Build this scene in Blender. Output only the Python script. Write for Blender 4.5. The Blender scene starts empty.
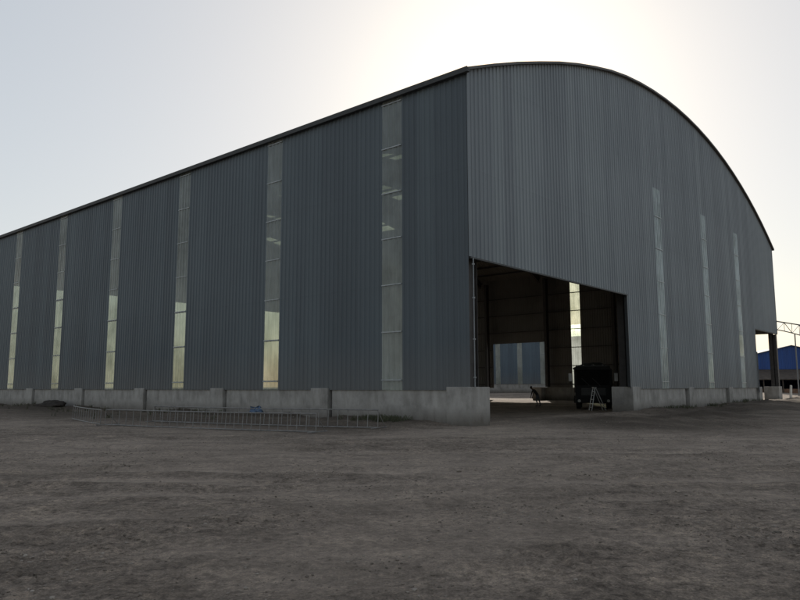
import bpy, math, random
import numpy as np
from mathutils import Vector, Matrix

random.seed(7)
scene = bpy.context.scene
col = scene.collection
PI = math.pi
R = math.radians

# ------------------------------------------------------------------ layout (metres, camera looks along +Y)
TH = 0.7091                      # azimuth of the gable wall
CX, CY = 2.86, 28.46             # near corner of the hall
WID, BAY, NB = 51.44, 8.42, 8
LEN = BAY * NB
PT = 1.6                         # plinth top
EV = 15.10                       # eave
APEX = 21.35
RISE = APEX - EV
RAD = ((WID / 2) ** 2 + RISE ** 2) / (2 * RISE)
SUN_AZ, SUN_EL = 9.3, 24.6
GX, GY = math.sin(TH), math.cos(TH)
LX, LY = -math.cos(TH), math.sin(TH)
ROTZ = math.atan2(GY, GX)

CORR = [(-1, .0), (0, .04), (2.5, .21), (6.2, .29), (11.6, .22), (15.5, .10), (20, .08), (60, .06)]   # the built arch sits flatter near the corner
def corr(s):
    for (a, va), (b, vb) in zip(CORR[:-1], CORR[1:]):
        if s <= b: return va + (vb - va) * max(0, s - a) / (b - a)
    return .06
def arc_z(s, wid=WID, apex=APEX, rad=RAD):
    z = apex - rad + math.sqrt(max(rad * rad - (s - wid / 2) ** 2, 0))
    return z - corr(s) if wid == WID else z

def loc2w(s, l, z=0.0):
    return Vector((CX + GX * s + LX * l, CY + GY * s + LY * l, z))

def w2loc(x, y):
    dx, dy = x - CX, y - CY
    return dx * GX + dy * GY, dx * LX + dy * LY

# ------------------------------------------------------------------ mesh helpers
class MB:
    def __init__(self):
        self.v, self.f = [], []
    def quad(self, a, b, c, d):
        n = len(self.v); self.v += [a, b, c, d]; self.f.append((n, n + 1, n + 2, n + 3))
    def box(self, x0, x1, y0, y1, z0, z1):
        n = len(self.v)
        self.v += [(x0, y0, z0), (x1, y0, z0), (x1, y1, z0), (x0, y1, z0),
                   (x0, y0, z1), (x1, y0, z1), (x1, y1, z1), (x0, y1, z1)]
        self.f += [(n + a, n + b, n + c, n + d) for a, b, c, d in
                   ((0, 3, 2, 1), (4, 5, 6, 7), (0, 1, 5, 4), (1, 2, 6, 5), (2, 3, 7, 6), (3, 0, 4, 7))]
        return self
    def prism(self, poly, axis, a0, a1):
        """poly: list of 2D points, extruded along axis ('x','y','z')"""
        def mk(p, a):
            if axis == 'x': return (a, p[0], p[1])
            if axis == 'y': return (p[0], a, p[1])
            return (p[0], p[1], a)
        n = len(self.v); k = len(poly)
        self.v += [mk(p, a0) for p in poly] + [mk(p, a1) for p in poly]
        self.f.append(tuple(range(n, n + k))); self.f.append(tuple(range(n + 2 * k - 1, n + k - 1, -1)))
        for i in range(k):
            j = (i + 1) % k
            self.f.append((n + i, n + k + i, n + k + j, n + j))
        return self
    def tube(self, pts, r, seg=8, r1=None):
        pts = [Vector(p) for p in pts]
        r1 = r if r1 is None else r1
        n0 = len(self.v); m = len(pts)
        for i, p in enumerate(pts):
            d = (pts[min(i + 1, m - 1)] - pts[max(i - 1, 0)]).normalized()
            up = Vector((0, 0, 1)) if abs(d.z) < .9 else Vector((1, 0, 0))
            a = d.cross(up).normalized(); b = d.cross(a).normalized()
            rr = r + (r1 - r) * i / max(m - 1, 1)
            for k in range(seg):
                t = 2 * PI * k / seg
                self.v.append(tuple(p + a * math.cos(t) * rr + b * math.sin(t) * rr))
        for i in range(m - 1):
            for k in range(seg):
                a = n0 + i * seg + k; b = n0 + i * seg + (k + 1) % seg
                self.f.append((a, b, b + seg, a + seg))
        self.f.append(tuple(n0 + k for k in range(seg - 1, -1, -1)))
        self.f.append(tuple(n0 + (m - 1) * seg + k for k in range(seg)))
        return self
    def build(self, name, mat, parent=None, bevel=0, smooth=False):
        me = bpy.data.meshes.new(name)
        me.from_pydata([tuple(p) for p in self.v], [], self.f)
        me.update()
        if mat: me.materials.append(mat)
        if smooth:
            me.polygons.foreach_set('use_smooth', [True] * len(me.polygons))
        o = bpy.data.objects.new(name, me); col.objects.link(o)
        if parent: o.parent = parent
        if bevel:
            b = o.modifiers.new('bevel', 'BEVEL'); b.width = bevel; b.segments = 2; b.limit_method = 'ANGLE'
        return o

def tag(o, label=None, cat=None, group=None, kind=None):
    if label: o['label'] = label
    if cat: o['category'] = cat
    if group: o['group'] = group
    if kind: o['kind'] = kind
    return o

def empty(name, loc, rz=0.0):
    o = bpy.data.objects.new(name, None); col.objects.link(o)
    o.location = loc; o.rotation_euler = (0, 0, rz); o.empty_display_size = .3
    return o

# ------------------------------------------------------------------ materials
class NT:
    def __init__(self, name):
        self.m = bpy.data.materials.new(name); self.m.use_nodes = True
        self.t = self.m.node_tree; self.t.nodes.clear()
        self.out = self.n('ShaderNodeOutputMaterial')
    def n(self, typ, **kw):
        x = self.t.nodes.new(typ)
        for k, v in kw.items():
            setattr(x, k, v)
        return x
    def l(self, a, b): self.t.links.new(a, b)
    def coord(self, scale=(1, 1, 1), what='Object'):
        c = self.n('ShaderNodeTexCoord'); mp = self.n('ShaderNodeMapping'); mp.inputs['Scale'].default_value = scale
        self.l(c.outputs[what], mp.inputs['Vector']); return mp.outputs['Vector']
    def noise(self, vec, scale, detail=4, rough=.55):
        x = self.n('ShaderNodeTexNoise'); x.inputs['Scale'].default_value = scale
        x.inputs['Detail'].default_value = detail; x.inputs['Roughness'].default_value = rough
        self.l(vec, x.inputs['Vector']); return x.outputs['Fac']
    def ramp(self, fac, stops):
        x = self.n('ShaderNodeValToRGB'); e = x.color_ramp.elements
        while len(e) < len(stops): e.new(.5)
        for i, (p, c) in enumerate(stops):
            e[i].position = p; e[i].color = (*c, 1) if len(c) == 3 else c
        self.l(fac, x.inputs['Fac']); return x.outputs['Color']
    def mix(self, fac, a, b, mode='MIX'):
        x = self.n('ShaderNodeMix'); x.data_type = 'RGBA'; x.blend_type = mode
        for i, v in ((0, fac), (6, a), (7, b)):
            if isinstance(v, (int, float)): x.inputs[i].default_value = v
            elif isinstance(v, tuple): x.inputs[i].default_value = (*v, 1)
            else: self.l(v, x.inputs[i])
        return x.outputs[2]
    def bump(self, h, strength=.5, dist=.02, normal=None):
        x = self.n('ShaderNodeBump'); x.inputs['Strength'].default_value = strength; x.inputs['Distance'].default_value = dist
        self.l(h, x.inputs['Height'])
        if normal: self.l(normal, x.inputs['Normal'])
        return x.outputs['Normal']
    def pbr(self, color, rough=.7, metal=0., normal=None, spec=None):
        p = self.n('ShaderNodeBsdfPrincipled')
        for k, v in (('Base Color', color), ('Roughness', rough), ('Metallic', metal)):
            if isinstance(v, (int, float)): p.inputs[k].default_value = v
            elif isinstance(v, tuple): p.inputs[k].default_value = (*v, 1)
            else: self.l(v, p.inputs[k])
        if spec is not None: p.inputs['Specular IOR Level'].default_value = spec
        if normal: self.l(normal, p.inputs['Normal'])
        return p.outputs[0]
    def done(self, sh):
        self.l(sh, self.out.inputs['Surface']); return self.m

def simple(name, c, rough=.6, metal=0., var=.25, scale=3., spec=None, bumps=0.):
    t = NT(name); v = t.coord()
    n = t.noise(v, scale, 5)
    a = tuple(x * (1 - var) for x in c); b = tuple(min(1, x * (1 + var)) for x in c)
    cc = t.ramp(n, [(.3, a), (.7, b)])
    nm = t.bump(t.noise(v, scale * 8, 3), .4, bumps) if bumps else None
    return t.done(t.pbr(cc, rough, metal, nm, spec))

def clad_mat(name, c, axis, rough=.42):
    """painted profiled sheet: slight tone per 0.9 m sheet, rain streaks, dust near the base"""
    t = NT(name)
    co = t.n('ShaderNodeTexCoord'); sep = t.n('ShaderNodeSeparateXYZ'); t.l(co.outputs['Object'], sep.inputs[0])
    dv = t.n('ShaderNodeMath', operation='DIVIDE'); t.l(sep.outputs[axis], dv.inputs[0]); dv.inputs[1].default_value = .9
    fl = t.n('ShaderNodeMath', operation='FLOOR'); t.l(dv.outputs[0], fl.inputs[0])
    # sheets are laid in rows about 4.6 m tall that lap each other
    rz = t.n('ShaderNodeMath', operation='MULTIPLY_ADD'); t.l(sep.outputs[2], rz.inputs[0]); rz.inputs[1].default_value = 1 / 4.6; rz.inputs[2].default_value = -.33
    rf = t.n('ShaderNodeMath', operation='FLOOR'); t.l(rz.outputs[0], rf.inputs[0])
    fr_ = t.n('ShaderNodeMath', operation='FRACT'); t.l(rz.outputs[0], fr_.inputs[0])
    cb = t.n('ShaderNodeCombineXYZ'); t.l(fl.outputs[0], cb.inputs[0]); cb.inputs[1].default_value = 3.7
    wn = t.n('ShaderNodeTexWhiteNoise', noise_dimensions='2D'); t.l(cb.outputs[0], wn.inputs['Vector'])
    var = t.ramp(wn.outputs['Value'], [(0, (.86, .86, .87)), (.5, (1, 1, 1)), (1, (1.12, 1.12, 1.1))])
    base = t.mix(1., c, var, 'MULTIPLY')
    lap = t.ramp(fr_.outputs[0], [(0, (.62, .62, .62)), (.007, (.7, .7, .7)), (.013, (1.1, 1.1, 1.1)), (.04, (1, 1, 1)), (.93, (1, 1, 1)), (1, (.92, .91, .9))])
    base = t.mix(.2, base, lap, 'MULTIPLY')
    st = t.noise(t.coord((2.2, 2.2, .12)), 1.6, 5, .6)
    base = t.mix(.75, base, t.ramp(st, [(.3, (.78, .79, .8)), (.55, (1, 1, 1)), (.75, (1.16, 1.15, 1.12))]), 'MULTIPLY')
    bl = t.noise(t.coord((.12, .12, .2)), 1., 3, .5)
    base = t.mix(.6, base, t.ramp(bl, [(.3, (.85, .86, .86)), (.7, (1.15, 1.14, 1.12))]), 'MULTIPLY')
    # dust splashed on the lowest metre of sheet
    mr = t.n('ShaderNodeMapRange'); t.l(sep.outputs[2], mr.inputs[0]); mr.inputs[1].default_value = 1.4; mr.inputs[2].default_value = 3.6
    mr.inputs[3].default_value = .35; mr.inputs[4].default_value = 0
    base = t.mix(mr.outputs[0], base, (.17, .15, .13))
    rg = t.n('ShaderNodeMapRange'); t.l(st, rg.inputs[0]); rg.inputs[3].default_value = rough - .07; rg.inputs[4].default_value = rough + .16
    nm = t.bump(t.noise(t.coord((1, 1, .3)), 1.3, 3), .25, .03)
    return t.done(t.pbr(base, rg.outputs[0], .0, nm, .4))

def skylight_mat(name, dif=(.75, .82, .88), mixd=.36, clear=.34):
    t = NT(name)
    st = t.noise(t.coord((3, 3, .5)), 1.2, 5, .6)
    c = t.ramp(st, [(.3, (.50, .53, .49)), (.7, (.72, .75, .71))])
    gr = t.noise(t.coord((.35, .35, .35)), 1., 4, .6)
    c = t.mix(1., c, t.ramp(gr, [(.3, (.55, .56, .52)), (.5, (.95, .95, .93)), (.7, (1.2, 1.2, 1.2))]), 'MULTIPLY')
    tr = t.n('ShaderNodeBsdfTranslucent'); t.l(c, tr.inputs['Color'])
    df = t.n('ShaderNodeBsdfDiffuse'); t.l(t.mix(1., c, dif, 'MULTIPLY'), df.inputs['Color'])
    tp = t.n('ShaderNodeBsdfTransparent'); t.l(t.mix(1., c, (.92, 1., .84), 'MULTIPLY'), tp.inputs['Color'])
    m1 = t.n('ShaderNodeMixShader'); m1.inputs[0].default_value = mixd; t.l(tr.outputs[0], m1.inputs[1]); t.l(df.outputs[0], m1.inputs[2])
    m2 = t.n('ShaderNodeMixShader'); m2.inputs[0].default_value = clear; t.l(m1.outputs[0], m2.inputs[1]); t.l(tp.outputs[0], m2.inputs[2])
    gl = t.n('ShaderNodeBsdfGlossy'); gl.inputs['Roughness'].default_value = .22; gl.inputs['Color'].default_value = (.9, .9, .9, 1)
    lw = t.n('ShaderNodeLayerWeight'); lw.inputs[0].default_value = .5
    pw = t.n('ShaderNodeMath', operation='POWER'); t.l(lw.outputs['Facing'], pw.inputs[0]); pw.inputs[1].default_value = 4.
    fr = t.n('ShaderNodeMath', operation='MULTIPLY_ADD'); t.l(pw.outputs[0], fr.inputs[0]); fr.inputs[1].default_value = .7; fr.inputs[2].default_value = .05
    m3 = t.n('ShaderNodeMixShader'); t.l(fr.outputs[0], m3.inputs[0]); t.l(m2.outputs[0], m3.inputs[1]); t.l(gl.outputs[0], m3.inputs[2])
    return t.done(m3.outputs[0])

def concrete_mat(name, c=(.34, .322, .30)):
    t = NT(name); v = t.coord()
    n1 = t.noise(v, .9, 6, .65); n2 = t.noise(t.coord((1, 1, .25)), 2.6, 5, .6)
    a = t.ramp(n1, [(.25, tuple(x * .62 for x in c)), (.5, c), (.75, tuple(x * 1.2 for x in c))])
    a = t.mix(.7, a, t.ramp(n2, [(.35, (.66, .65, .63)), (.6, (1.05, 1.05, 1.05))]), 'MULTIPLY')
    co = t.n('ShaderNodeTexCoord'); sep = t.n('ShaderNodeSeparateXYZ'); t.l(co.outputs['Object'], sep.inputs[0])
    ad = t.n('ShaderNodeMath', operation='MULTIPLY_ADD'); t.l(n2, ad.inputs[0]); ad.inputs[1].default_value = -1.; t.l(sep.outputs[2], ad.inputs[2])
    mr = t.n('ShaderNodeMapRange'); t.l(ad.outputs[0], mr.inputs[0]); mr.inputs[1].default_value = -.45; mr.inputs[2].default_value = .25
    mr.inputs[3].default_value = .85; mr.inputs[4].default_value = 0
    a = t.mix(mr.outputs[0], a, (.10, .085, .07))       # mud splashed at the foot
    nm = t.bump(t.noise(v, 9, 6, .7), .5, .02)
    return t.done(t.pbr(a, .9, 0, nm, .2))

M = {}
M['clad_side_shaded'] = clad_mat('side cladding with shade in colour', (.076, .095, .110), 1)  # same sheeting as the gable, with the left wall's shade put in the colour
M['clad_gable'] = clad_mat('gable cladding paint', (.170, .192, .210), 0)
M['backcoat'] = simple('buff back coat of the sheets', (.165, .155, .142), .7, 0, .15, .4)
M['clad_far'] = clad_mat('far cladding paint', (.10, .135, .17), 1)
M['skylight'] = skylight_mat('translucent fibreglass sheet')
M['skylight_far'] = skylight_mat('milky fibreglass sheet', (.9, .9, .9), .5, .04)
M['skylight_gable'] = skylight_mat('weathered fibreglass sheet', (.74, .86, 1.), .62, .14)
M['roof'] = simple('galvanised roof sheet', (.20, .20, .20), .5, .3, .15, .8)
M['trim'] = simple('dark flashing', (.055, .05, .045), .55, .0, .2)
M['gutter'] = simple('dark painted gutter', (.035, .038, .04), .6, 0, .2)
M['steel'] = simple('red oxide steel', (.045, .040, .038), .6, 0, .25)
M['greysteel'] = simple('grey painted steel', (.10, .105, .115), .5, 0, .25)
M['batten'] = simple('pale aluminium batten', (.34, .36, .37), .45, .2, .1)
M['concrete'] = concrete_mat('rendered concrete')
M['galv'] = simple('galvanised pipe', (.20, .21, .22), .5, .5, .12)
M['barsteel'] = simple('weathered bare steel', (.20, .19, .18), .55, .25, .25, 6)
M['black'] = simple('black rubber', (.02, .02, .02), .8, 0, .2)

def ground_mat():
    t = NT('packed earth'); v = t.coord()
    big = t.noise(v, .12, 5, .6); med = t.noise(v, .9, 6, .65); fine = t.noise(v, 11, 6, .75); grit = t.noise(v, 45, 4, .7)
    c = t.ramp(big, [(.3, (.205, .167, .137)), (.7, (.295, .243, .202))])
    c = t.mix(.9, c, t.ramp(med, [(.3, (.55, .54, .53)), (.5, (1, 1, 1)), (.72, (1.35, 1.33, 1.28))]), 'MULTIPLY')
    mid = t.noise(v, 4.2, 8, .78)
    c = t.mix(.65, c, t.ramp(mid, [(.36, (.45, .44, .43)), (.5, (1, 1, 1)), (.66, (1.5, 1.47, 1.4))]), 'MULTIPLY')
    c = t.mix(.9, c, t.ramp(fine, [(.34, (.42, .41, .40)), (.5, (1, 1, 1)), (.68, (1.5, 1.47, 1.42))]), 'MULTIPLY')
    c = t.mix(.7, c, t.ramp(grit, [(.35, (.5, .5, .5)), (.55, (1, 1, 1)), (.72, (1.8, 1.75, 1.65))]), 'MULTIPLY')
    at = t.n('ShaderNodeAttribute'); at.attribute_name = 'tracks'
    sc_ = t.n('ShaderNodeMath', operation='MULTIPLY'); t.l(at.outputs['Fac'], sc_.inputs[0]); sc_.inputs[1].default_value = .9
    c = t.mix(sc_.outputs[0], c, (.36, .295, .242))
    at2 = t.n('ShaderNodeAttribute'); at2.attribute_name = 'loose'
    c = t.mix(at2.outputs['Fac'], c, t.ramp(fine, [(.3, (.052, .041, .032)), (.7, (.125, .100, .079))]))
    st = t.n('ShaderNodeMapping'); t.l(t.n('ShaderNodeTexCoord').outputs['Object'], st.inputs[0]); st.inputs['Scale'].default_value = (.12, 1., 1.); st.inputs['Rotation'].default_value = (0, 0, .22)
    streak = t.noise(st.outputs[0], 1.3, 5, .6)
    c = t.mix(.55, c, t.ramp(streak, [(.35, (.72, .71, .7)), (.6, (1.12, 1.11, 1.1))]), 'MULTIPLY')
    nm = t.bump(mid, .6, .06); nm = t.bump(fine, .8, .04, nm); nm = t.bump(grit, .7, .015, nm)
    return t.done(t.pbr(c, .95, 0, nm, .15))
M['ground'] = ground_mat()

# ------------------------------------------------------------------ ground
rng = np.random.default_rng(11)
TAB = rng.random((256, 256))
def vnoise(x, y):
    xi = np.floor(x).astype(int); yi = np.floor(y).astype(int)
    fx = x - xi; fy = y - yi
    fx = fx * fx * (3 - 2 * fx); fy = fy * fy * (3 - 2 * fy)
    g = lambda a, b: TAB[a & 255, b & 255]
    return (g(xi, yi) * (1 - fx) * (1 - fy) + g(xi + 1, yi) * fx * (1 - fy) + g(xi, yi + 1) * (1 - fx) * fy + g(xi + 1, yi + 1) * fx * fy) - .5
def fbm(x, y, oct=4, g=.5):
    r = 0; a = 1; 
    for i in range(oct):
        r = r + a * vnoise(x * 2 ** i + 17.3 * i, y * 2 ** i - 9.1 * i); a *= g
    return r
def sstep(x, a, b):
    t = np.clip((x - a) / (b - a), 0, 1); return t * t * (3 - 2 * t)

TRACKS = [  # centre lines of vehicle tracks, world x,y
    [(-60, 12), (-20, 13), (0, 14), (12, 18), (17, 26), (16, 34), (11.5, 40), (14, 46)],
    [(-50, 24), (-15, 20), (0, 17), (15, 17), (40, 20), (90, 26)],
    [(40, 2), (20, 9), (5, 12), (-12, 13.5), (-40, 12)],
    [(-30, 4), (-8, 9), (6, 11.5), (25, 12), (60, 13)],
    [(-70, 20), (-25, 17), (-5, 16), (10, 21), (13.5, 30), (12, 38), (14.5, 46)],
    [(6, 3), (8.5, 10), (16, 18), (32, 30), (44, 52), (60, 90)],
]
def smooth_line(P, n=12):
    P = [P[0]] + P + [P[-1]]; out = []
    for i in range(1, len(P) - 2):
        p0, p1, p2, p3 = [np.array(q, float) for q in P[i - 1:i + 3]]
        for k in range(n):
            t = k / n
            out.append(.5 * ((2 * p1) + (-p0 + p2) * t + (2 * p0 - 5 * p1 + 4 * p2 - p3) * t * t + (-p0 + 3 * p1 - 3 * p2 + p3) * t ** 3))
    out.append(np.array(P[-2], float)); return np.array(out)
def dist_line(x, y, L):
    best = np.full(x.shape, 1e9)
    for a, b in zip(L[:-1], L[1:]):
        d = b - a; q = d @ d
        if q < 1e-9: continue
        t = np.clip(((x - a[0]) * d[0] + (y - a[1]) * d[1]) / q, 0, 1)
        best = np.minimum(best, np.hypot(x - a[0] - t * d[0], y - a[1] - t * d[1]))
    return best

def terrain(x, y, detail=True):
    """height, tracks, loose"""
    dx, dy = x - CX, y - CY
    s = dx * GX + dy * GY; l = dx * LX + dy * LY
    r = np.hypot(x, y)
    z = fbm(x / 14, y / 14, 3) * .10 * sstep(r, 4, 25)
    # rise to the far side of the hall
    z += .62 * sstep(s, 54, 74) * sstep(l, 6, 16)
    z += .10 * sstep(s, 10, 45) * (1 - sstep(l, 3, 12)) * sstep(l, -14, -2)
    # banks of dirt heaped on the plinth
    n = fbm(x / 3.1, y / 3.1, 4)
    bankL = np.exp(-((s + .3) / 2.2) ** 2) * (s < 1.0) * sstep(l, .5, 4) * (.20 + .34 * n)
    bankL += np.exp(-((s + 3.4) / 1.7) ** 2) * sstep(l, 24, 34) * (.14 + .2 * n)
    bankG = np.exp(-((l + .5) / 2.0) ** 2) * (l < 1.5) * (s > 17) * (s < 55) * (.16 + .3 * n)
    bankR = np.exp(-((s - 48) / 5.5) ** 2 - ((l + 3.0) / 1.8) ** 2) * (.30 + .25 * n)
    ramp = np.exp(-((l + 2.2) / 3.6) ** 2) * sstep(s, 0.5, 4) * (1 - sstep(s, 15, 19)) * .16
    z += np.clip(bankL, 0, 1) + np.clip(bankG, 0, 1) + bankR + ramp
    inside = (s > .2) * (s < WID) * (l > .1) * (l < LEN)
    tr = np.zeros_like(x); wob = fbm(x / 2.3, y / 2.3, 3) * .5
    for i, L in enumerate(TL):
        d = dist_line(x, y, L) + wob * .25
        m = np.exp(-((d - .95) / .22) ** 2)
        fade = np.clip(.75 + 1.1 * fbm(x / 5 + i * 7, y / 5, 3), 0, 1)
        m = m * fade
        z -= m * .05
        z += np.exp(-((d - 1.35) / .14) ** 2) * .035 * fade
        tr = np.maximum(tr, m * .75)
    flat = np.clip(.12 + 1.2 * fbm(x / 6 + 31, y / 4, 4), 0, .38)
    tr = np.maximum(tr, flat)
    # relief, each octave only where the grid can carry it
    z += fbm(x / 1.4, y / 1.4, 3) * .055 * (1 - sstep(r, 55, 110))
    z += fbm(x / .38 + 5, y / .38, 3) * .035 * (1 - sstep(r, 18, 45)) * (1 - tr)
    cl = np.clip(fbm(x / 1.9 + 50, y / 1.9 + 3, 3) + .02, 0, .4) * 2.5
    for px_, py_, pr_ in ((-3.5, 7.9, .8), (1.8, 6.6, 1.0), (-1.2, 9.3, .7), (.6, 7.3, .6), (-5.2, 6.9, .9), (3.4, 8.6, .8), (2.2, 10.5, .9)):
        cl = np.maximum(cl, (1.2 + 1.5 * fbm(x / .5, y / .5, 2)) * np.exp(-(((x - px_) / 1.5) ** 2 + (y - py_) ** 2) / pr_ ** 2))
    cl = np.clip(cl, 0, 1.2)
    mound = np.exp(-((l + 3.2) / 3.0) ** 2) * sstep(s, 2, 6) * (1 - sstep(s, 48, 54))
    z += mound * (.10 + .5 * fbm(x / 3.4 + 9, y / 2.6, 4))
    z += np.abs(vnoise(x / .11, y / .11)) * .08 * cl * (1 - sstep(r, 10, 24)) * (1 - tr)
    z = z + np.where(inside, .02, 0)
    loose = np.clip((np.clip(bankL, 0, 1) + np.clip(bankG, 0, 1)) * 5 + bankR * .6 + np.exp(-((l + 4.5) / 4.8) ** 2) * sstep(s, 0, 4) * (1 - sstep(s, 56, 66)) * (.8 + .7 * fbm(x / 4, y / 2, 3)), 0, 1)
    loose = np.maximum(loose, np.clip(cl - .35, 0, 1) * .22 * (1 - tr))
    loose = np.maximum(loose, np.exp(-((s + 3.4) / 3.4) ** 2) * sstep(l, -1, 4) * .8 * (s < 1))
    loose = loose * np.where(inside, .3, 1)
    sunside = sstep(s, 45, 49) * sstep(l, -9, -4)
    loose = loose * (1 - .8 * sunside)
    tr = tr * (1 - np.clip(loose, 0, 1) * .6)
    return z, tr, loose
TL = [smooth_line(t) for t in TRACKS]

def ground_height(x, y):
    z, _, _ = terrain(np.array([float(x)]), np.array([float(y)])); return float(z[0])

def make_ground():
    ang = np.concatenate([np.arange(-40, 40.001, .125), np.arange(43, 317, 4.)]) * PI / 180
    rr = [.6]
    while rr[-1] < 110: rr.append(rr[-1] * 1.0075 + .002)
    while rr[-1] < 5000: rr.append(rr[-1] * 1.18)
    rr = np.array(rr)
    A, Q = np.meshgrid(ang, rr)
    X = np.sin(A) * Q; Y = np.cos(A) * Q
    z, tr, lo = terrain(X.ravel(), Y.ravel())
    nR, nA = X.shape
    V = np.stack([X.ravel(), Y.ravel(), z], 1)
    V = np.vstack([V, [[0, 0, 0]]])
    i = np.arange(nR - 1)[:, None] * nA; j = np.arange(nA)[None, :]; j2 = (j + 1) % nA
    F = np.stack([(i + j), (i + nA + j), (i + nA + j2), (i + j2)], -1).reshape(-1, 4)
    # winding gives normals up (azimuth runs clockwise)
    me = bpy.data.meshes.new('ground')
    me.vertices.add(len(V)); me.vertices.foreach_set('co', V.ravel())
    c = len(V) - 1
    tri = np.stack([np.full(nA, c), np.arange(nA), (np.arange(nA) + 1) % nA], 1)[:, [0, 1, 2]]
    loops = np.concatenate([F.ravel(), tri.ravel()])
    me.loops.add(len(loops)); me.loops.foreach_set('vertex_index', loops)
    me.polygons.add(len(F) + nA)
    st = np.concatenate([np.arange(len(F)) * 4, len(F) * 4 + np.arange(nA) * 3])
    me.polygons.foreach_set('loop_start', st)
    me.update(calc_edges=True); me.validate()
    if me.polygons[0].normal.z < 0: me.flip_normals()
    me.polygons.foreach_set('use_smooth', [True] * len(me.polygons))
    for nm, arr in (('tracks', tr), ('loose', lo)):
        a = me.attributes.new(nm, 'FLOAT', 'POINT'); a.data.foreach_set('value', np.append(arr, 0.).astype(np.float32))
    me.materials.append(M['ground'])
    o = bpy.data.objects.new('ground', me); col.objects.link(o)
    tag(o, 'dark packed earth yard with tyre tracks and clods', 'ground', kind='structure')
make_ground()

# ------------------------------------------------------------------ profiled sheeting
PITCH = .30
def profile(u0, u1, deep=.035):
    pts = []; k = 0; u = u0
    while u < u1 - 1e-6:
        for du, h in ((0, 0), (.15, 0), (.185, deep), (.265, deep)):
            if u + du < u1 - 1e-6: pts.append((u + du, h))
        u += PITCH
    pts.append((u1, 0)); return pts
def snap(a): return round(a / PITCH) * PITCH

def sheet(mb, u0, u1, place, zlo, zhi, rows=None):
    P = profile(u0, u1)
    for (a, ha), (b, hb) in zip(P[:-1], P[1:]):
        za, zb = zhi(a), zhi(b)
        mb.quad(place(a, ha, zlo), place(b, hb, zlo), place(b, hb, zb), place(a, ha, za))

def skylight_part(root, u0, u1, place, z0, z1, zs, n_out, mat=None):
    mb = MB(); sheet(mb, u0, u1, place, z0, lambda u: z1)
    o = mb.build('skylight_strip', mat or M['skylight'], root)
    for z in zs:
        if z0 < z < z1:
            b = MB()
            p = [place(u0 + .01, .036, z - .022), place(u1 - .01, .036, z - .022), place(u1 - .01, .036, z + .022), place(u0 + .01, .036, z + .022)]
            q = [place(u0 + .01, .062, z - .022), place(u1 - .01, .062, z - .022), place(u1 - .01, .062, z + .022), place(u0 + .01, .062, z + .022)]
            b.v = p + q; b.f = [(3, 2, 1, 0), (4, 5, 6, 7), (0, 1, 5, 4), (1, 2, 6, 5), (2, 3, 7, 6), (3, 0, 4, 7)]
            b.build('batten', M['batten'], o)
    return o

def wall(mb, name, mat, root, axis, inward):
    o = mb.build(name, mat, root)
    m2 = MB(); d = [0, 0, 0]; d[axis] = inward * .005
    m2.v = [(v[0] + d[0], v[1] + d[1], v[2] + d[2]) for v in mb.v]; m2.f = list(mb.f)
    m2.build('inner_face', M['backcoat'], o)
    return o
GIRT = [PT + .31 + 2.13 * k for k in range(7)]

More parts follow.
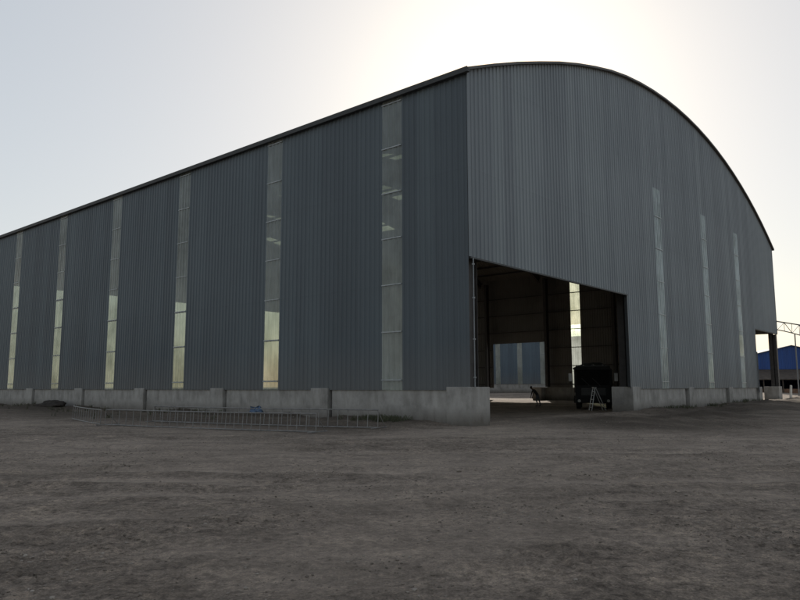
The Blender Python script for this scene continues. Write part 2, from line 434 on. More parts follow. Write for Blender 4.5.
def make_hall():
    root = empty('warehouse', (CX, CY, 0), ROTZ)
    tag(root, 'huge dark blue grey steel clad warehouse with arched gable and tall open doorway', 'warehouse')
    CB = 1.47                                   # bottom edge of the sheets
    # ---- left side wall (outward = -x), u = y
    pl = lambda u, h, z: (-.05 - h, u, z)
    sk = [(snap(BAY * (k + .5) - .6 + .12), ) for k in range(NB)]
    sk = [(a[0], a[0] + 1.2) for a in sk]
    top = EV - .02
    mb = MB(); u = -.0
    for a, b in sk:
        sheet(mb, u, a, pl, CB, lambda q: top); u = b
    sheet(mb, u, snap(LEN), pl, CB, lambda q: top)
    wall(mb, 'side_wall', M['clad_side_shaded'], root, 0, 1)
    for a, b in sk:
        skylight_part(root, a, b, pl, CB, top, GIRT, -1)
    # ---- front gable (outward = -y), u = x
    pg = lambda u, h, z: (u, -.05 - h, z)
    W0, W1 = .0, 15.9                           # main doorway
    D1 = 43.5                                   # small bay opening starts
    DT = PT + 5.34; DT2 = PT + 5.05
    gs = [(20.7, 21.9), (30.0, 31.2), (38.4, 39.6)]
    ztop = lambda q: arc_z(q) - .03
    mb = MB()
    sheet(mb, 0, 15.9, pg, DT, ztop)
    u = 15.9
    for a, b in gs:
        sheet(mb, u, a, pg, CB, ztop)
        sheet(mb, a, b, pg, PT + 12.85, ztop); u = b
    sheet(mb, u, D1, pg, CB, ztop)
    sheet(mb, D1, WID, pg, DT2, ztop)
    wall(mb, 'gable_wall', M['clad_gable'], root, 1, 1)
    for a, b in gs:
        skylight_part(root, a, b, pg, CB, PT + 12.85, GIRT, -1, M['skylight_gable'])
    # ---- right side wall (outward = +x)
    pr = lambda u, h, z: (WID + .05 + h, u, z)
    mb = MB(); top = EV - .02
    spans = [(0, 8.1, DT2), (8.1, 12.0, CB), (13.2, 20.4, CB), (21.6, 24.9, CB), (24.9, 32.4, PT + 5.35), (32.4, 36.9, CB),
             (38.1, 45.3, CB), (46.5, 53.7, CB), (54.9, 62.1, CB), (63.3, snap(LEN), CB)]
    for a, b, z in spans: sheet(mb, a, b, pr, z, lambda q: top)
    wall(mb, 'side_wall', M['clad_side_shaded'], root, 0, -1)
    for a in (12.0, 20.4, 36.9, 45.3, 53.7, 62.1):
        skylight_part(root, a, a + 1.2, pr, CB, top, GIRT, 1)
    # ---- rear gable
    pb = lambda u, h, z: (u, LEN + .05 + h, z)
    mb = MB()                                   # rear gable still open below the eave
    sheet(mb, 0, 3.0, pb, CB, ztop); sheet(mb, 3.0, 48.0, pb, 13.0, ztop); sheet(mb, 48.0, WID, pb, CB, ztop)
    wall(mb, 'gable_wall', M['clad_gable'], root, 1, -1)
    # ---- corner flashings
    MB().box(-.095, .10, -.095, -.052, DT, EV - .1).build('corner_flashing', M['clad_gable'], root)
    MB().box(WID - .05, WID + .095, -.095, -.05, DT2, EV - .1).build('corner_flashing', M['clad_gable'], root)
    # ---- head flashings of the openings
    MB().box(0, 15.9, -.10, .02, DT - .07, DT - .003).build('lintel', M['gutter'], root)
    MB().box(D1, WID, -.10, .02, DT2 - .09, DT2 - .003).build('lintel', M['gutter'], root)
    MB().box(15.86, 15.93, -.04, .12, PT, DT - .07).build('door_jamb', M['gutter'], root)
    MB().box(D1 - .05, D1 + .02, -.04, .12, PT, DT2 - .09).build('door_jamb', M['gutter'], root)
    # ---- roof : sheets follow the arch
    NS = 44; s0, s1 = -.24, WID + .24
    prof = profile(-.25, LEN + .25, .04)
    mb = MB(); cy, cz = WID / 2, APEX - RAD
    a0 = math.atan2(s0 - cy, arc_z(s0) - cz); a1 = -a0
    V = []
    for i in range(NS + 1):
        t = a0 + (a1 - a0) * i / NS
        for (u, h) in prof:
            rr = RAD + h + .03
            V.append((cy + math.sin(t) * rr, u, cz + math.cos(t) * rr - corr(cy + math.sin(t) * rr)))
    n = len(prof); F = []
    G = []
    rsk = [(snap(BAY * (k + .5) - .9), snap(BAY * (k + .5) - .9) + 2.1) for k in range(NB)]
    for i in range(NS):
        for j in range(n - 1):
            um = (prof[j][0] + prof[j + 1][0]) / 2
            inr = any(a - .25 + .0 <= um < b - .25 for a, b in rsk) and 12 <= i < 32
            (G if inr else F).append((i * n + j, (i + 1) * n + j, (i + 1) * n + j + 1, i * n + j + 1))
    mb.v, mb.f = V, F
    roof = mb.build('roof', M['roof'], root)
    for a, b in rsk:
        m2 = MB(); idx = {}
        for f in G:
            um = sum(V[q][1] for q in f) / 4
            if not (a - .25 <= um < b - .25): continue
            ff = []
            for q in f:
                if q not in idx: idx[q] = len(m2.v); m2.v.append(V[q])
                ff.append(idx[q])
            m2.f.append(tuple(ff))
        m2.build('roof_light', M['skylight_far'], roof)
    m2 = MB(); m2.v = [(v[0], v[1], v[2] - .006) for v in V]; m2.f = F; m2.build('inner_face', M['backcoat'], roof)
    # rake trim following both gable edges
    for y0, y1 in ((-.27, -.12), (LEN + .12, LEN + .27)):
        mb = MB(); NSEG = 24
        for i in range(NSEG):
            ta = a0 + (a1 - a0) * i / NSEG; tb = a0 + (a1 - a0) * (i + 1) / NSEG
            q = []
            for t in (ta, tb):
                for r_ in (RAD - .035, RAD + .078):
                    q.append((cy + math.sin(t) * r_, cz + math.cos(t) * r_ - corr(cy + math.sin(t) * r_)))
            A, B, C_, D = q[0], q[1], q[3], q[2]
            mb.quad((A[0], y0, A[1]), (D[0], y0, D[1]), (C_[0], y0, C_[1]), (B[0], y0, B[1]))
            mb.quad((A[0], y1, A[1]), (B[0], y1, B[1]), (C_[0], y1, C_[1]), (D[0], y1, D[1]))
            mb.quad((B[0], y0, B[1]), (C_[0], y0, C_[1]), (C_[0], y1, C_[1]), (B[0], y1, B[1]))
            mb.quad((A[0], y0, A[1]), (A[0], y1, A[1]), (D[0], y1, D[1]), (D[0], y0, D[1]))
        mb.build('verge_trim', M['trim'], root)
    # gutters
    for sx, sg in ((-.30, 1), (WID + .30, -1)):
        poly = [(sx, EV - .27), (sx + sg * .17, EV - .27), (sx + sg * .19, EV - .10), (sx + sg * .03, EV - .10), (sx - sg * .03, EV - .06)]
        MB().prism(poly, 'y', -.26, LEN + .1).build('gutter', M['gutter'], root)
    # ---- plinth: infill walls between column pedestals
    def pedestal(x0, x1, y0, y1, zt=1.555):
        MB().box(x0, x1, y0, y1, -.4, zt).build('pedestal', M['concrete'], root, .02)
    IT = 1.52
    for k in range(NB + 1):
        yc = BAY * k
        ya, yb = (-.14, 1.15) if k == 0 else (yc - .2, yc + 1.0)
        if k == NB: ya, yb = LEN - 1.1, LEN + .14
        for side in (0, 1):
            x0, x1 = (-.14, 1.15) if side == 0 else (WID - 1.1, WID + .14)
            pedestal(x0, x1, ya, yb, PT if k == 0 else 1.555)
        if k < NB:
            na = (1.15 if k == 0 else yc + 1.0); nb_ = yc + BAY - .2
            if k == NB - 1: nb_ = LEN - 1.1
            MB().box(0, .25, na + .002, nb_ - .16, -.4, IT).build('plinth_wall', M['concrete'], root, .012)
            MB().box(.14, .30, nb_ - .158, nb_ - .002, -.4, IT - .02).build('joint_strip', M['gutter'], root)
            if k not in (0, 3):
                MB().box(WID - .25, WID, na + .002, nb_ - .002, -.4, IT).build('plinth_wall', M['concrete'], root, .012)
    MB().box(WID - .25, WID, 3 * BAY + 1.0, 3 * BAY + 1.02, -.4, IT)
    # gable plinth
    pedestal(15.95, 17.15, -.14, 1.15, PT)
    gx = [25.1, 34.2, 43.0]
    prev = 17.15
    for g_ in gx:
        MB().box(prev + .002, g_, 0, .25, -.4, IT).build('plinth_wall', M['concrete'], root, .012)
        MB().box(g_ + .003, g_ + .48, .16, .32, -.4, IT - .02).build('joint_strip', M['gutter'], root)
        pedestal(g_ + .483, g_ + 1.45, -.12, .9)
        prev = g_ + 1.45
    for a, b in ((1.2, 3.0), (48.0, WID - 1.15)): MB().box(a, b, LEN - .25, LEN, -.4, IT).build('plinth_wall', M['concrete'], root)
    # ---- steel frames
    def ibeam_col(x, y, wx, wy, z0, z1, mat):
        m = MB(); t = .02
        m.box(x - wx / 2, x - wx / 2 + t, y - wy / 2, y + wy / 2, z0, z1)
        m.box(x + wx / 2 - t, x + wx / 2, y - wy / 2, y + wy / 2, z0, z1)
        m.box(x - wx / 2 + t, x + wx / 2 - t, y - .01, y + .01, z0, z1)
        return m.build('column', mat, root)
    for k in range(NB + 1):
        y = BAY * k + .42 if k == 0 else BAY * k
        if k == NB: y -= .4
        for x in (.62, WID - .62):
            if x > 9 and k: y = BAY * k - .8
            if x > 9 and not k: x = WID - .34
            ibeam_col(x, y, .62, .32, PT + .001, EV - .6, M['steel'])
        # arched rafter
        y = BAY * k + .42 if k == 0 else BAY * k
        if k == NB: y -= .4
        m = MB(); NSEG = 28; b0 = math.atan2(.35 - cy, arc_z(.35) - cz); b1 = -b0
        for (ra, rb, hw) in ((RAD - .24, RAD - .21, .14), (RAD - .95, RAD - .92, .14), (RAD - .92, RAD - .24, .012)):
            for i in range(NSEG):
                t0 = b0 + (b1 - b0) * i / NSEG; t1 = b0 + (b1 - b0) * (i + 1) / NSEG
                c = [(cy + math.sin(t) * r_, cz + math.cos(t) * r_ - .36) for t, r_ in ((t0, ra), (t1, ra), (t1, rb), (t0, rb))]
                for yy in (y - hw, y + hw):
                    m.quad(*[(p[0], yy, p[1]) for p in c])
                m.quad((c[0][0], y - hw, c[0][1]), (c[1][0], y - hw, c[1][1]), (c[1][0], y + hw, c[1][1]), (c[0][0], y + hw, c[0][1]))
                m.quad((c[3][0], y - hw, c[3][1]), (c[2][0], y - hw, c[2][1]), (c[2][0], y + hw, c[2][1]), (c[3][0], y + hw, c[3][1]))
        m.build('rafter', M['steel'], root)
    for i in range(1, 32):
        t = a0 + (a1 - a0) * i / 32
        x, z = cy + math.sin(t) * (RAD - .11), cz + math.cos(t) * (RAD - .11) - corr(cy + math.sin(t) * RAD)
        MB().box(x - .035, x + .035, .0, LEN, z - .1, z + .1).build('purlin', M['steel'], root)
    for z in GIRT:
        if z > EV - .8: continue
        MB().box(.02, .20, .35, LEN - .3, z - .035, z + .035).build('girt', M['steel'], root)
        ys = [(8.6, 24.8), (32.5, LEN - .3)] if z < PT + 5.3 else [(.3, LEN - .3)]
        for a, b in ys:
            MB().box(WID - .20, WID - .02, a, b, z - .035, z + .035).build('girt', M['steel'], root)
        a = .4 if z > DT else 16.0
        b = WID - .4 if z > DT2 else D1 - .1
        MB().box(a, b, .02, .20, z - .035, z + .035).build('girt', M['steel'], root)
    for gcol in (16.4, 25.9, 34.95, 44.2):       # gable posts
        ibeam_col(gcol, .55, .3, .4, PT + .001, arc_z(gcol) - .9, M['steel'])
    # open corner post (right)
    MB().box(WID - .42, WID + .02, -.02, .24, PT + .001, DT2 - .1).build('corner_post', M['steel'], root)
    # pale conduit up the near doorway edge, with brackets
    cp = MB().tube([(.10, -.13, PT), (.10, -.13, DT - .05)], .026, 8).build('conduit', M['galv'], root)
    for z in (PT + .35, PT + 1.9, PT + 3.6, PT + 5.0):
        MB().box(.05, .15, -.165, -.095, z, z + .06).build('bracket', M['galv'], cp)
    MB().tube([(D1 - .12, -.14, 1.1), (D1 - .12, -.14, PT + 3.0)], .04, 8).build('conduit', M['greysteel'], root)
    return root
make_hall()

# ------------------------------------------------------------------ neighbouring hall seen through the far doorway
def make_neighbour():
    w, ln, ev, ap = 34.0, BAY * 6, 8.9, 12.0
    p = loc2w(76.5, 22.42, .55)
    root = empty('warehouse', p, ROTZ)
    tag(root, 'lower blue grey warehouse seen through the far doorway of the big hall', 'warehouse')
    pl = lambda u, h, z: (-.05 - h, u, z)
    rad = ((w / 2) ** 2 + (ap - ev) ** 2) / (2 * (ap - ev)); az = lambda s: arc_z(s, w, ap, rad)
    mb = MB(); u = 0; sks = []
    for k in range(1, 12):
        a = snap(4.21 * k - .45); sks.append(a)
        sheet(mb, u, a, pl, 1.5, lambda q: ev); u = a + .9
    sheet(mb, u, snap(ln), pl, 1.5, lambda q: ev)
    mb.build('side_wall', M['clad_far'], root)
    for a in sks:
        skylight_part(root, a, a + .9, pl, 1.5, ev, GIRT[1:3], -1, M['skylight_far'])
    MB().box(0, .25, 0, ln, -.9, 1.53).build('plinth_wall', M['concrete'], root)
    for yy, sg in ((0, -1), (ln, 1)):
        mb = MB(); pg = lambda u, h, z: (u, yy + sg * (.05 + h), z)
        sheet(mb, 0, w, pg, -.5, lambda q: az(q)); mb.build('gable_wall', M['clad_gable'], root)
    mb = MB(); pr = lambda u, h, z: (w + .05 + h, u, z); sheet(mb, 0, snap(ln), pr, -.5, lambda q: ev); mb.build('side_wall', M['clad_far'], root)
    mb = MB(); NS = 24
    for i in range(NS):
        sa = -.4 + (w + .8) * i / NS; sb = -.4 + (w + .8) * (i + 1) / NS
        for lo_, hi_ in ((0, .05),):
            mb.quad((sa, -.2, az(sa) + .05), (sb, -.2, az(sb) + .05), (sb, ln + .2, az(sb) + .05), (sa, ln + .2, az(sa) + .05))
    mb.build('roof', M['roof'], root)
make_neighbour()

# ------------------------------------------------------------------ blue shed far right
def make_blue_shed():
    M['blue'] = clad_mat('blue sheet paint', (.025, .075, .26), 0, .5)
    M['brick'] = simple('reddish brown brick', (.17, .095, .06), .9, 0, .3, 2, None, .02)
    M['rust'] = simple('rusty brown sheet', (.075, .055, .04), .8, 0, .35, 1.5)
    root = empty('blue_shed', (72.5, 130, 0), R(-12))
    tag(root, 'blue gable ended shed with brown lean-to roof behind the right corner', 'shed')
    hw, d, ap, ev, lo = 13.0, 26.0, 9.1, 5.9, 4.75
    z_at = lambda u: ap - (ap - ev) * abs(u) / hw
    for y, sg, z0 in ((0, -1, lo), (d, 1, 0)):
        mb = MB(); pg = lambda u, h, z: (u, y + sg * (.03 + h), z)
        sheet(mb, -hw, 0, pg, z0, lambda q: z_at(q) - .02); sheet(mb, 0, hw, pg, z0, lambda q: z_at(q) - .02)
        mb.build('gable_wall', M['blue'], root)
    for x, sg in ((-hw, -1), (hw, 1)):
        mb = MB(); ps = lambda u, h, z: (x + sg * (.03 + h), u, z); sheet(mb, 0, d, ps, 1.2, lambda q: ev - .05)
        mb.build('side_wall', M['blue'], root)
        MB().box(x - .12, x + .12, 0.2, d - .2, -.3, 1.19).build('low_wall', M['brick'], root)
    mb = MB()
    for sg in (-1, 1):
        e = hw + .5; ze = z_at(e)
        mb.quad((0, -.5, ap), (sg * e, -.5, ze), (sg * e, d + .5, ze), (0, d + .5, ap))
        mb.quad((0, -.5, ap + .1), (sg * e, -.5, ze + .1), (sg * e, d + .5, ze + .1), (0, d + .5, ap + .1))
        mb.quad((0, -.5, ap), (0, -.5, ap + .1), (sg * e, -.5, ze + .1), (sg * e, -.5, ze))
    mb.build('roof', M['roof'], root)
    MB().prism([(-.02, 4.72), (-.02, 4.6), (-5.2, 2.75), (-5.2, 2.87)], 'x', -hw, hw).build('lean_to_roof', M['rust'], root)
    for i in range(9):
        x = -hw + .3 + i * (2 * hw - .6) / 8
        MB().box(x - .09, x + .09, -5.0, -4.82, -.3, 2.8).build('post', M['rust'], root)
    MB().box(-hw, hw, -4.80, -4.6, -.3, 1.15).build('low_wall', M['brick'], root)
make_blue_shed()

# ------------------------------------------------------------------ unfinished truss frame beyond the right corner
def make_truss():
    o = Vector((36.45, 67.5, 0))
    root = empty('truss_frame', o, .06)
    tag(root, 'bare lattice truss on thin posts just beyond the right corner', 'truss')
    zt = lambda x: 7.85 - .15 * x
    zb = lambda x: 6.85 - .15 * x + .18 * math.cos(x / 9 * PI * 2) 
    L = 9.0; n = 12
    top = [(L * i / n, 0, zt(L * i / n)) for i in range(n + 1)]
    bot = [(L * i / n, 0, zb(L * i / n)) for i in range(n + 1)]
    MB().tube(top, .06, 6).build('top_chord', M['greysteel'], root)
    MB().tube(bot, .05, 6).build('bottom_chord', M['greysteel'], root)
    for i in range(n):
        a, b = (bot[i], top[i + 1]) if i % 2 == 0 else (top[i], bot[i + 1])
        MB().tube([a, b], .03, 6).build('web_bar', M['greysteel'], root)
        if i: MB().tube([top[i], bot[i]], .022, 6).build('web_bar', M['greysteel'], root)
    for x in (1.75, 8.7):
        MB().tube([(x, 0, -.1), (x, 0, zb(x))], .06, 8).build('post', M['galv'], root)
make_truss()

def make_marker():
    x, y = 39.5, 71.5
    root = empty('marker_post', (x, y, ground_height(x, y)), .3)
    tag(root, 'short leaning white post beside the right corner pedestal', 'post')
    MB().prism([(-.11, -.1), (.11, -.1), (.08, 1.65), (-.06, 1.65)], 'y', -.09, .09).build('post', simple('white paint post', (.55, .54, .5), .7, 0, .2), root, .02)
    root.rotation_euler = (0, R(6), .3)
make_marker()

# ------------------------------------------------------------------ steel ladder frames lying on edge on the ground
def make_frame(a, b, h, lean, label, spacing=.40, foot=True, seed=0):
    rd = random.Random(seed)
    za, zb = ground_height(*a), ground_height(*b)
    d = Vector((b[0] - a[0], b[1] - a[1], 0)); L = d.length
    root = empty('steel_frame', (a[0], a[1], 0), math.atan2(d.y, d.x))
    tag(root, label, 'frame', 'bare steel ladder frames set down on the yard')
    n = max(2, int(L / spacing)); ln = math.tan(lean)
    def g(t): 
        p = Vector(a).lerp(Vector(b), t); return ground_height(p.x, p.y)
    # rigid: rests on the highest of the ground points, slight own sag
    base = lambda t: za + (zb - za) * t + .05 - .02 * math.sin(t * PI)
    lift = max(g(i / 12) - base(i / 12) for i in range(13)); lift = max(0, lift) * .5
    P = lambda t, k: (L * t, ln * k * h + rd.uniform(-.004, .004), base(t) + lift + k * h)
    MB().tube([P(i / 10, 1) for i in range(11)], .024, 8).build('top_rail', M['barsteel'], root)
    MB().tube([P(i / 10, 0) for i in range(11)], .024, 8).build('bottom_rail', M['barsteel'], root)
    for i in range(n + 1):
        t = i / n
        MB().tube([P(t, 0), P(t, 1)], .016, 6).build('rung', M['barsteel'], root)
    if foot:
        for x in (.02, L - .02):
            MB().tube([(x, -.45, base(x / L) + lift - .01), (x, .75, base(x / L) + lift - .01)], .02, 6).build('foot_bar', M['barsteel'], root)
            MB().tube([(x, .62, base(x / L) + lift), (x, ln * h, base(x / L) + lift + h * .97)], .015, 6).build('brace', M['barsteel'], root)
make_frame((-12.4, 29.8), (-2.95, 24.8), .62, R(3), 'longest steel ladder frame, nearest of the three on the yard', seed=1)
make_frame((-11.2, 32.1), (-.85, 26.8), .66, R(4), 'steel ladder frame standing close behind the nearest one', .44, seed=2)
make_frame((-16.0, 34.6), (-12.9, 30.5), .60, R(2), 'short steel ladder frame turned away at the far left end', .42, False, seed=3)

# blue scrap of sheeting on the frames
def make_scrap():
    m = MB(); n = 9; rd = random.Random(4)
    for j in range(n):
        for i in range(n):
            u, v = i / (n - 1) - .5, j / (n - 1) - .5
            m.v.append((u * .62, v * .12 + rd.uniform(-.05, .05), -abs(v) * .42 + .05 + rd.uniform(-.03, .03) + .04 * math.sin(u * 9)))
    for j in range(n - 1):
        for i in range(n - 1):
            m.f.append((j * n + i, j * n + i + 1, (j + 1) * n + i + 1, (j + 1) * n + i))
    o = m.build('plastic_sheet', simple('blue plastic', (.05, .09, .16), .5, 0, .3), None, 0, True)
    s = o.modifiers.new('t', 'SOLIDIFY'); s.thickness = .008
    o.location = (-6.0, 29.5, .74); o.rotation_euler = (0, 0, -.48)
    tag(o, 'crumpled blue plastic sheet draped over the rear ladder frame', 'plastic sheet')
make_scrap()

# ------------------------------------------------------------------ heap, stones, weeds
def lump(name, r, seed, mat, sub=3, squash=.6):
    import bmesh
    bm = bmesh.new(); bmesh.ops.create_icosphere(bm, subdivisions=sub, radius=1)
    me = bpy.data.meshes.new(name); rd = np.random.default_rng(seed); off = rd.random(3) * 50
    from mathutils import noise
    for v in bm.verts:
        k = 1 + .35 * noise.noise(v.co * 1.4 + Vector(off)) + .12 * noise.noise(v.co * 5 + Vector(off))
        v.co = Vector((v.co.x * r[0] * k, v.co.y * r[1] * k, v.co.z * r[2] * k))
    bm.to_mesh(me); bm.free(); me.materials.append(mat)
    me.polygons.foreach_set('use_smooth', [True] * len(me.polygons))
    o = bpy.data.objects.new(name, me); col.objects.link(o); return o
M['soil'] = simple('dark loose soil', (.045, .038, .033), .95, 0, .4, 5, .1, .03)
h = lump('soil_heap', (1.0, .7, .55), 3, M['soil'], 4)
p = loc2w(-1.0, 36.2); h.location = (p.x, p.y, ground_height(p.x, p.y) + .12); h.rotation_euler = (0, 0, ROTZ + 1.5)
h.scale = (1.9, 1.1, .75)
tag(h, 'small dark heap of soil against the plinth at far left', 'soil heap')
h = lump('boulder', (.36, .26, .2), 9, M['soil'], 3)
p = loc2w(43.0, -.75); h.location = (p.x, p.y, ground_height(p.x, p.y) + .05)
tag(h, 'dark boulder at the foot of the last gable pedestal by the small opening', 'boulder')

def scatter_stones():
    import bmesh
    rd = np.random.default_rng(5); V = []; F = []
    bm = bmesh.new(); bmesh.ops.create_icosphere(bm, subdivisions=1, radius=1)
    bv = np.array([v.co[:] for v in bm.verts]); bf = np.array([[v.index for v in f.verts] for f in bm.faces]); bm.free()
    N = 24000
    r = 3.5 + 34 * rd.random(N * 3) ** 1.3; a = np.radians(rd.uniform(-38, 38, N * 3))
    x = np.sin(a) * r; y = np.cos(a) * r
    dens = fbm(x / 1.9 + 50, y / 1.9 + 3, 3) + .5 * fbm(x / 7, y / 7, 2)
    s = (x - CX) * GX + (y - CY) * GY; l = (x - CX) * LX + (y - CY) * LY
    keep = (rd.random(N * 3) < np.clip(.22 + dens * 1.5, .03, 1)) & ~((s > -.1) & (l > -.1))
    x, y = x[keep][:N], y[keep][:N]
    z, _, _ = terrain(x, y)
    for i in range(len(x)):
        k = .006 + .020 * rd.random() ** 4.5
        if rd.random() < .012: k *= 2.0
        q = bv * (1 + .5 * (rd.random((len(bv), 1)) - .5)) * np.array([1, rd.uniform(.6, 1), rd.uniform(.4, .7)]) * k
        t = rd.uniform(0, 6.28); c_, s_ = math.cos(t), math.sin(t)
        q = np.stack([q[:, 0] * c_ - q[:, 1] * s_, q[:, 0] * s_ + q[:, 1] * c_, q[:, 2]], 1) + [x[i], y[i], z[i] + k * .15]
        F.append(bf + len(V) * len(bv)); V.append(q)
    V = np.concatenate(V); F = np.concatenate(F)
    me = bpy.data.meshes.new('gravel'); me.from_pydata(V.tolist(), [], F.tolist()); me.update()
    t = NT('gravel'); v = t.coord(); n = t.noise(v, 3, 2); 
    me.materials.append(t.done(t.pbr(t.ramp(n, [(.3, (.10, .085, .07)), (.5, (.18, .15, .125)), (.72, (.33, .29, .25))]), .95, 0, None, .1)))
    o = bpy.data.objects.new('gravel', me); col.objects.link(o)
    tag(o, 'loose gravel and clods scattered over the yard', 'gravel', kind='stuff')
scatter_stones()

def scatter_weeds():
    rd = random.Random(8); m = MB()
    for _ in range(900):
        q = rd.random()
        if q < .45: s, l = -rd.random() ** 1.5 * 1.5 - .2, rd.uniform(1.2, 9)
        elif q < .8: s, l = -abs(rd.gauss(0, 2.2)) - .2, rd.uniform(12, 60)
        else: s, l = rd.uniform(18, 43), -rd.random() ** 2 * 1.2 - .15
        if fbm(np.array([s / 2.]), np.array([l / 2.]), 3)[0] < 0: continue
        p = loc2w(s, l); z = ground_height(p.x, p.y)
        for k in range(9):
            a = rd.uniform(0, 2 * PI); t = rd.uniform(.1, .9); hh = rd.uniform(.07, .26); w = .012
            dx, dy = math.cos(a) * t * hh, math.sin(a) * t * hh
            bx, by = p.x + rd.uniform(-.12, .12), p.y + rd.uniform(-.12, .12)
            nx, ny = -math.sin(a) * w, math.cos(a) * w
            m.quad((bx - nx, by - ny, z - .02), (bx + nx, by + ny, z - .02), (bx + dx * .6 + nx * .7, by + dy * .6 + ny * .7, z + hh * .7), (bx + dx, by + dy, z + hh))
    o = m.build('weeds', simple('dry weeds', (.06, .062, .032), .8, 0, .4, 2))
    tag(o, 'sparse dry weeds along the foot of the plinth', 'weeds', kind='stuff')
scatter_weeds()

# ------------------------------------------------------------------ truck just inside the doorway
def make_truck():
    px, py = 13.15, 48.0
    zg = ground_height(px, py)
    root = empty('truck', (px, py, zg), math.atan2(-py, -px) + PI / 2)   # local -Y faces the camera
    tag(root, 'dark tipper truck parked nose out just inside the big doorway', 'truck')
    body = simple('dark truck paint', (.009, .009, .01), .6, 0, .2, 3, .25)
    glass = simple('dark windscreen glass', (.005, .005, .005), .6, 0, .1, 3, .1)
    chrome = simple('mirror housing', (.03, .03, .03), .4, 0, .1)
    lamp = simple('headlamp lens', (.35, .35, .33), .15, 0, .1)
    hw = 1.2
    side = [(0, .62), (0, 1.55), (.10, 2.62), (.28, 2.82), (1.75, 2.85), (1.85, 2.7), (1.85, .62)]
    cab = MB().prism([(p[0], p[1]) for p in side], 'x', -hw, hw).build('cab', body, root, .07)
    MB().prism([(-.012, 1.62), (.075, 2.55), (.10, 2.55), (.02, 1.62)], 'x', -hw + .13, hw - .13).build('windscreen', glass, root)
    for sx in (-1, 1):
        MB().prism([(.25, 1.62), (1.1, 1.62), (1.1, 2.5), (.32, 2.5)], 'x', sx * hw - .01, sx * (hw + .012)).build('side_window', glass, root)
    m = MB()
    for i in range(6): m.box(-.8, .8, -.045, -.002, .95 + i * .085, .995 + i * .085)
    m.build('grille', chrome, root)
    MB().box(-hw - .02, hw + .02, -.22, .02, .42, .72).build('bumper', body, root, .04)
    for sx in (-1, 1):
        MB().tube([(sx * .95, -.225, .57), (sx * .95, -.26, .57)], .10, 14).build('headlight', lamp, root)
        arm = MB().tube([(sx * 1.15, .10, 2.62), (sx * 1.48, -.10, 2.52), (sx * 1.50, -.10, 1.75), (sx * 1.19, .05, 1.6)], .022, 6).build('mirror', chrome, root)
        MB().box(sx * 1.50 - .12, sx * 1.50 + .12, -.16, -.09, 1.88, 2.45).build('mirror_glass', simple('mirror backs', (.30, .30, .30), .3, .3), arm, .02)
    MB().prism([(-.10, 2.66), (.02, 2.64), (.3, 2.86), (.26, 2.92)], 'x', -hw + .05, hw - .05).build('sun_visor', body, root)
    w = MB().tube([(-.25, -.03, 1.60), (-.75, .02, 2.1)], .012, 5).build('wiper', chrome, root)
    w2 = MB().tube([(.45, -.03, 1.60), (-.05, .02, 2.1)], .012, 5).build('wiper', chrome, root)
    # tipper body
    m = MB(); m.box(-1.22, 1.22, 2.05, 6.6, 1.05, 1.2)
    m.box(-1.25, -1.17, 2.05, 6.6, 1.2, 2.75); m.box(1.17, 1.25, 2.05, 6.6, 1.2, 2.75); m.box(-1.17, 1.17, 2.0, 2.08, 1.2, 3.0); m.box(-1.17, 1.17, 6.52, 6.6, 1.2, 2.6)
    for i in range(6):
        y = 2.4 + i * .8
        m.box(-1.31, -1.252, y, y + .09, 1.1, 2.75); m.box(1.252, 1.31, y, y + .09, 1.1, 2.75)
    m.build('tipper_body', body, root)
    MB().box(-.45, .45, .5, 6.5, .75, 1.04).build('chassis', chrome, root)
    tp = lump('tarpaulin', (1.28, 2.1, .42), 21, simple('dark tarpaulin', (.012, .013, .012), .9, 0, .3), 4); tp.parent = root; tp.location = (.05, 4.2, 2.85)
    MB().box(-1.0, 1.0, .35, 1.6, 2.93, 2.97).build('roof_rack', chrome, root)
    for x in (-.7, 0, .62): MB().tube([(x, .45, 2.99), (x + .05, 1.6, 3.02)], .06, 8).build('bundle', chrome, root)
    for sx in (-1, 1): MB().prism([(.45, .42), (.62, .9), (1.28, .9), (1.45, .42), (1.40, .42), (1.24, .82), (.66, .82), (.5, .42)], 'x', sx * 1.20, sx * 1.30).build('mudguard', body, root)
    for sx in (-1, 1):
        for y in (.95, 4.4, 5.6):
            wh = MB().tube([(sx * (.86), y, .5), (sx * 1.18, y, .5)], .5, 24).build('wheel', M['black'], root, .03)
            MB().tube([(sx * 1.185, y, .5), (sx * 1.20, y, .5)], .26, 16).build('rim', chrome, wh)
make_truck()

def make_ladder():
    px, py = 12.55, 45.6
    z = ground_height(px, py)
    root = empty('step_ladder', (px, py, z), 0.15)
    tag(root, 'pale metal step ladder opened in an A in front of the truck', 'ladder')
    al = simple('aluminium', (.5, .5, .5), .4, .3, .1)
    H = 1.50
    for nm, dx in (('front_leg', -.32), ('rear_leg', .66)):
        for y in (-.22, .22):
            MB().tube([(0 + (.02 if dx > 0 else -.02), y * .75, H), (dx, y, 0)], .028, 8).build(nm, al, root)
    for i in range(1, 6):
        t = i / 6; x = -.02 - .30 * (1 - t); w = .22 * (1 - .25 * t)
        MB().box(x - .04, x + .04, -w, w, H * t - .012, H * t + .012).build('step', al, root)
    MB().box(-.09, .09, -.18, .18, H, H + .03).build('top_plate', al, root)
make_ladder()

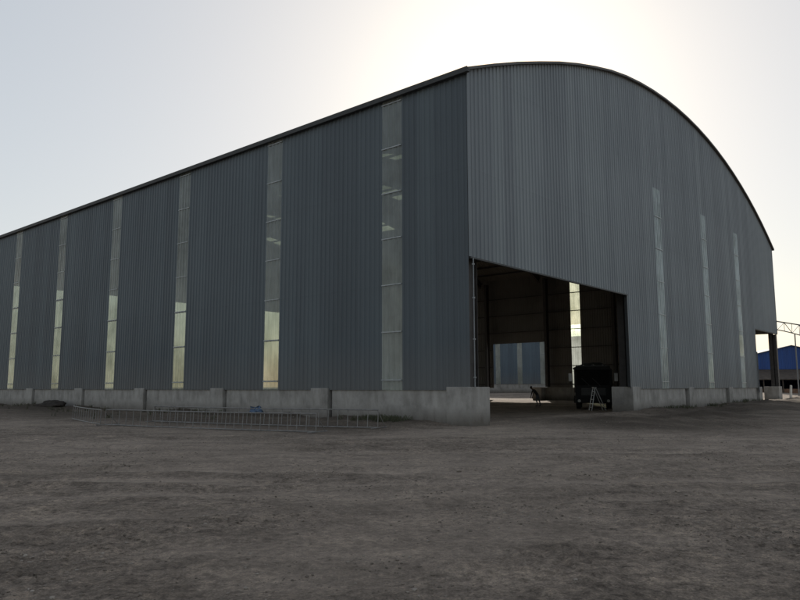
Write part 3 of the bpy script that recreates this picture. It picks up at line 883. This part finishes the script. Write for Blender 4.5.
# ------------------------------------------------------------------ stooping person inside the hall
def make_person():
    px, py = 11.05, 56.8
    z0 = ground_height(px, py)
    cloth = simple('dark shirt cloth', (.035, .035, .04), .9, 0, .2)
    pants = simple('grey blue trousers', (.10, .11, .13), .9, 0, .2)
    skin = simple('brown skin', (.16, .09, .06), .6, 0, .1)
    hair = simple('black hair', (.01, .009, .008), .7, 0, .1)
    # joints: x = to the person's front (they face image left => -X), z up
    J = {}
    V = []; E = []; Rr = []
    def add(p, r, parent=None):
        V.append(p); Rr.append(r); 
        if parent is not None: E.append((parent, len(V) - 1))
        return len(V) - 1
    pel = add((0, 0, .90), .13)
    wa = add((-.09, 0, 1.04), .125, pel); ch = add((-.24, 0, 1.20), .145, wa); sh = add((-.34, 0, 1.29), .12, ch)
    nk = add((-.41, 0, 1.34), .055, sh); hd = add((-.47, 0, 1.39), .07, nk); h2 = add((-.53, 0, 1.46), .088, hd); h3 = add((-.55, 0, 1.54), .07, h2)
    add((-.63, 0, 1.44), .02, h2)         # nose
    for s in (-1, 1):
        hp = add((.0, .10 * s, .84), .10, pel)
        kn = add((-.06 if s > 0 else .08, .12 * s, .47), .065, hp)
        an = add((.05 if s > 0 else .20, .12 * s, .08), .045, kn)
        he = add((.02 if s > 0 else .17, .12 * s, .035), .04, an)
        add((-.16 if s > 0 else -.01, .13 * s, .025), .032, he)
        so = add((-.34, .19 * s, 1.25), .062, sh)
        el = add((-.42, .22 * s, .98), .045, so)
        wr = add((-.50, .18 * s, .76), .030, el)
        pa = add((-.525, .17 * s, .69), .034, wr)
        for f in range(4):
            a = add((-.545 + f * .016, (.145 + f * .016) * s, .635), .010, pa)
            add((-.555 + f * .012, (.145 + f * .014) * s, .60 + .006 * abs(f - 1)), .008, a)
        t = add((-.56, .14 * s, .665), .011, pa); add((-.575, .125 * s, .635), .009, t)
    me = bpy.data.meshes.new('person'); me.from_pydata(V, E, [])
    o = bpy.data.objects.new('person', me); col.objects.link(o)
    sk = o.modifiers.new('skin', 'SKIN'); sk.use_smooth_shade = True
    for i, r in enumerate(Rr):
        me.skin_vertices[0].data[i].radius = (r, r)
    me.skin_vertices[0].data[0].use_root = True
    sb = o.modifiers.new('sub', 'SUBSURF'); sb.levels = 1; sb.render_levels = 2
    bpy.context.view_layer.update()
    dg = bpy.context.evaluated_depsgraph_get()
    bm_me = bpy.data.meshes.new_from_object(o.evaluated_get(dg))
    o.modifiers.clear(); o.data = bm_me
    bm_me.materials.clear()
    for m_ in (skin, cloth, pants): bm_me.materials.append(m_)
    for pl in bm_me.polygons:
        c = pl.center
        if c.z < .93 and not (c.x < -.36 and c.z > .5) and c.z > .09: pl.material_index = 2
        elif c.x < -.36 and c.z > 1.33 or (c.z < .99 and c.x < -.36): pl.material_index = 0
        else: pl.material_index = 1
        pl.use_smooth = True
    o.location = (px, py, z0); o.rotation_euler = (0, 0, .2)
    tag(o, 'person in dark shirt stooping forward on the sunlit earth inside the hall', 'person')
    h = lump('hair', (.095, .085, .075), 2, hair, 3); h.parent = o; h.location = (-.535, 0, 1.535)
    for s in (-1, 1):
        e = lump('ear', (.022, .012, .032), 4, skin, 2); e.parent = o; e.location = (-.515, .09 * s, 1.45)
        y = lump('eye', (.012, .014, .01), 5, hair, 2); y.parent = o; y.location = (-.612, .032 * s, 1.475)
make_person()

# ------------------------------------------------------------------ sky, sun, camera
w = bpy.data.worlds.new('World'); scene.world = w; w.use_nodes = True
nt = w.node_tree; nt.nodes.clear()
sky = nt.nodes.new('ShaderNodeTexSky'); sky.sky_type = 'NISHITA'; sky.sun_disc = False
sky.sun_elevation = R(SUN_EL); sky.sun_rotation = R(SUN_AZ)
sky.air_density = 1.0; sky.dust_density = 1.0; sky.ozone_density = 1.0; sky.altitude = 0
bg = nt.nodes.new('ShaderNodeBackground'); bg.inputs[1].default_value = .38
out = nt.nodes.new('ShaderNodeOutputWorld')
gm = nt.nodes.new('ShaderNodeGamma'); gm.inputs[1].default_value = .36      # dust haze evens the sky out
nt.links.new(sky.outputs[0], gm.inputs[0]); tn = nt.nodes.new('ShaderNodeMix'); tn.data_type = 'RGBA'; tn.blend_type = 'MULTIPLY'; tn.inputs[0].default_value = 1; tn.inputs[7].default_value = (1.02, 1.0, .965, 1)
vm = nt.nodes.new('ShaderNodeVectorMath'); vm.operation = 'MULTIPLY'; vm.inputs[1].default_value = (.0475, .049, .0445)
g2 = nt.nodes.new('ShaderNodeGamma'); g2.inputs[1].default_value = 5.          # tight aureole round the hidden sun
ad = nt.nodes.new('ShaderNodeVectorMath'); ad.operation = 'ADD'
nt.links.new(sky.outputs[0], vm.inputs[0]); nt.links.new(vm.outputs[0], g2.inputs[0])
nt.links.new(gm.outputs[0], ad.inputs[0]); nt.links.new(g2.outputs[0], ad.inputs[1])
nt.links.new(ad.outputs[0], tn.inputs[6]); nt.links.new(tn.outputs[2], bg.inputs[0]); nt.links.new(bg.outputs[0], out.inputs[0])

sd = bpy.data.lights.new('sun', 'SUN'); sd.energy = 4.6; sd.angle = R(.53); sd.color = (1, .93, .82)
so = bpy.data.objects.new('sun', sd); col.objects.link(so)
d = Vector((math.sin(R(SUN_AZ)) * math.cos(R(SUN_EL)), math.cos(R(SUN_AZ)) * math.cos(R(SUN_EL)), math.sin(R(SUN_EL))))
so.rotation_euler = d.to_track_quat('Z', 'Y').to_euler(); so.location = d * 200

cd = bpy.data.cameras.new('camera'); cd.sensor_width = 36; cd.lens = 699.65 / 800 * 36; cd.clip_end = 12000; cd.clip_start = .05
cam = bpy.data.objects.new('camera', cd); col.objects.link(cam)
cam.matrix_world = Matrix.Translation((0, 0, 1.6)) @ Matrix.Rotation(PI / 2 + .1238, 4, 'X') @ Matrix.Rotation(-.0019, 4, 'Z')
scene.camera = cam
scene.view_settings.view_transform = 'Standard'; scene.view_settings.look = 'None'
scene.view_settings.exposure = 0; scene.view_settings.gamma = 1; scene.view_settings.use_curve_mapping = False
scene.cycles.max_bounces = 8; scene.cycles.transparent_max_bounces = 16
scene.cycles.use_denoising = True
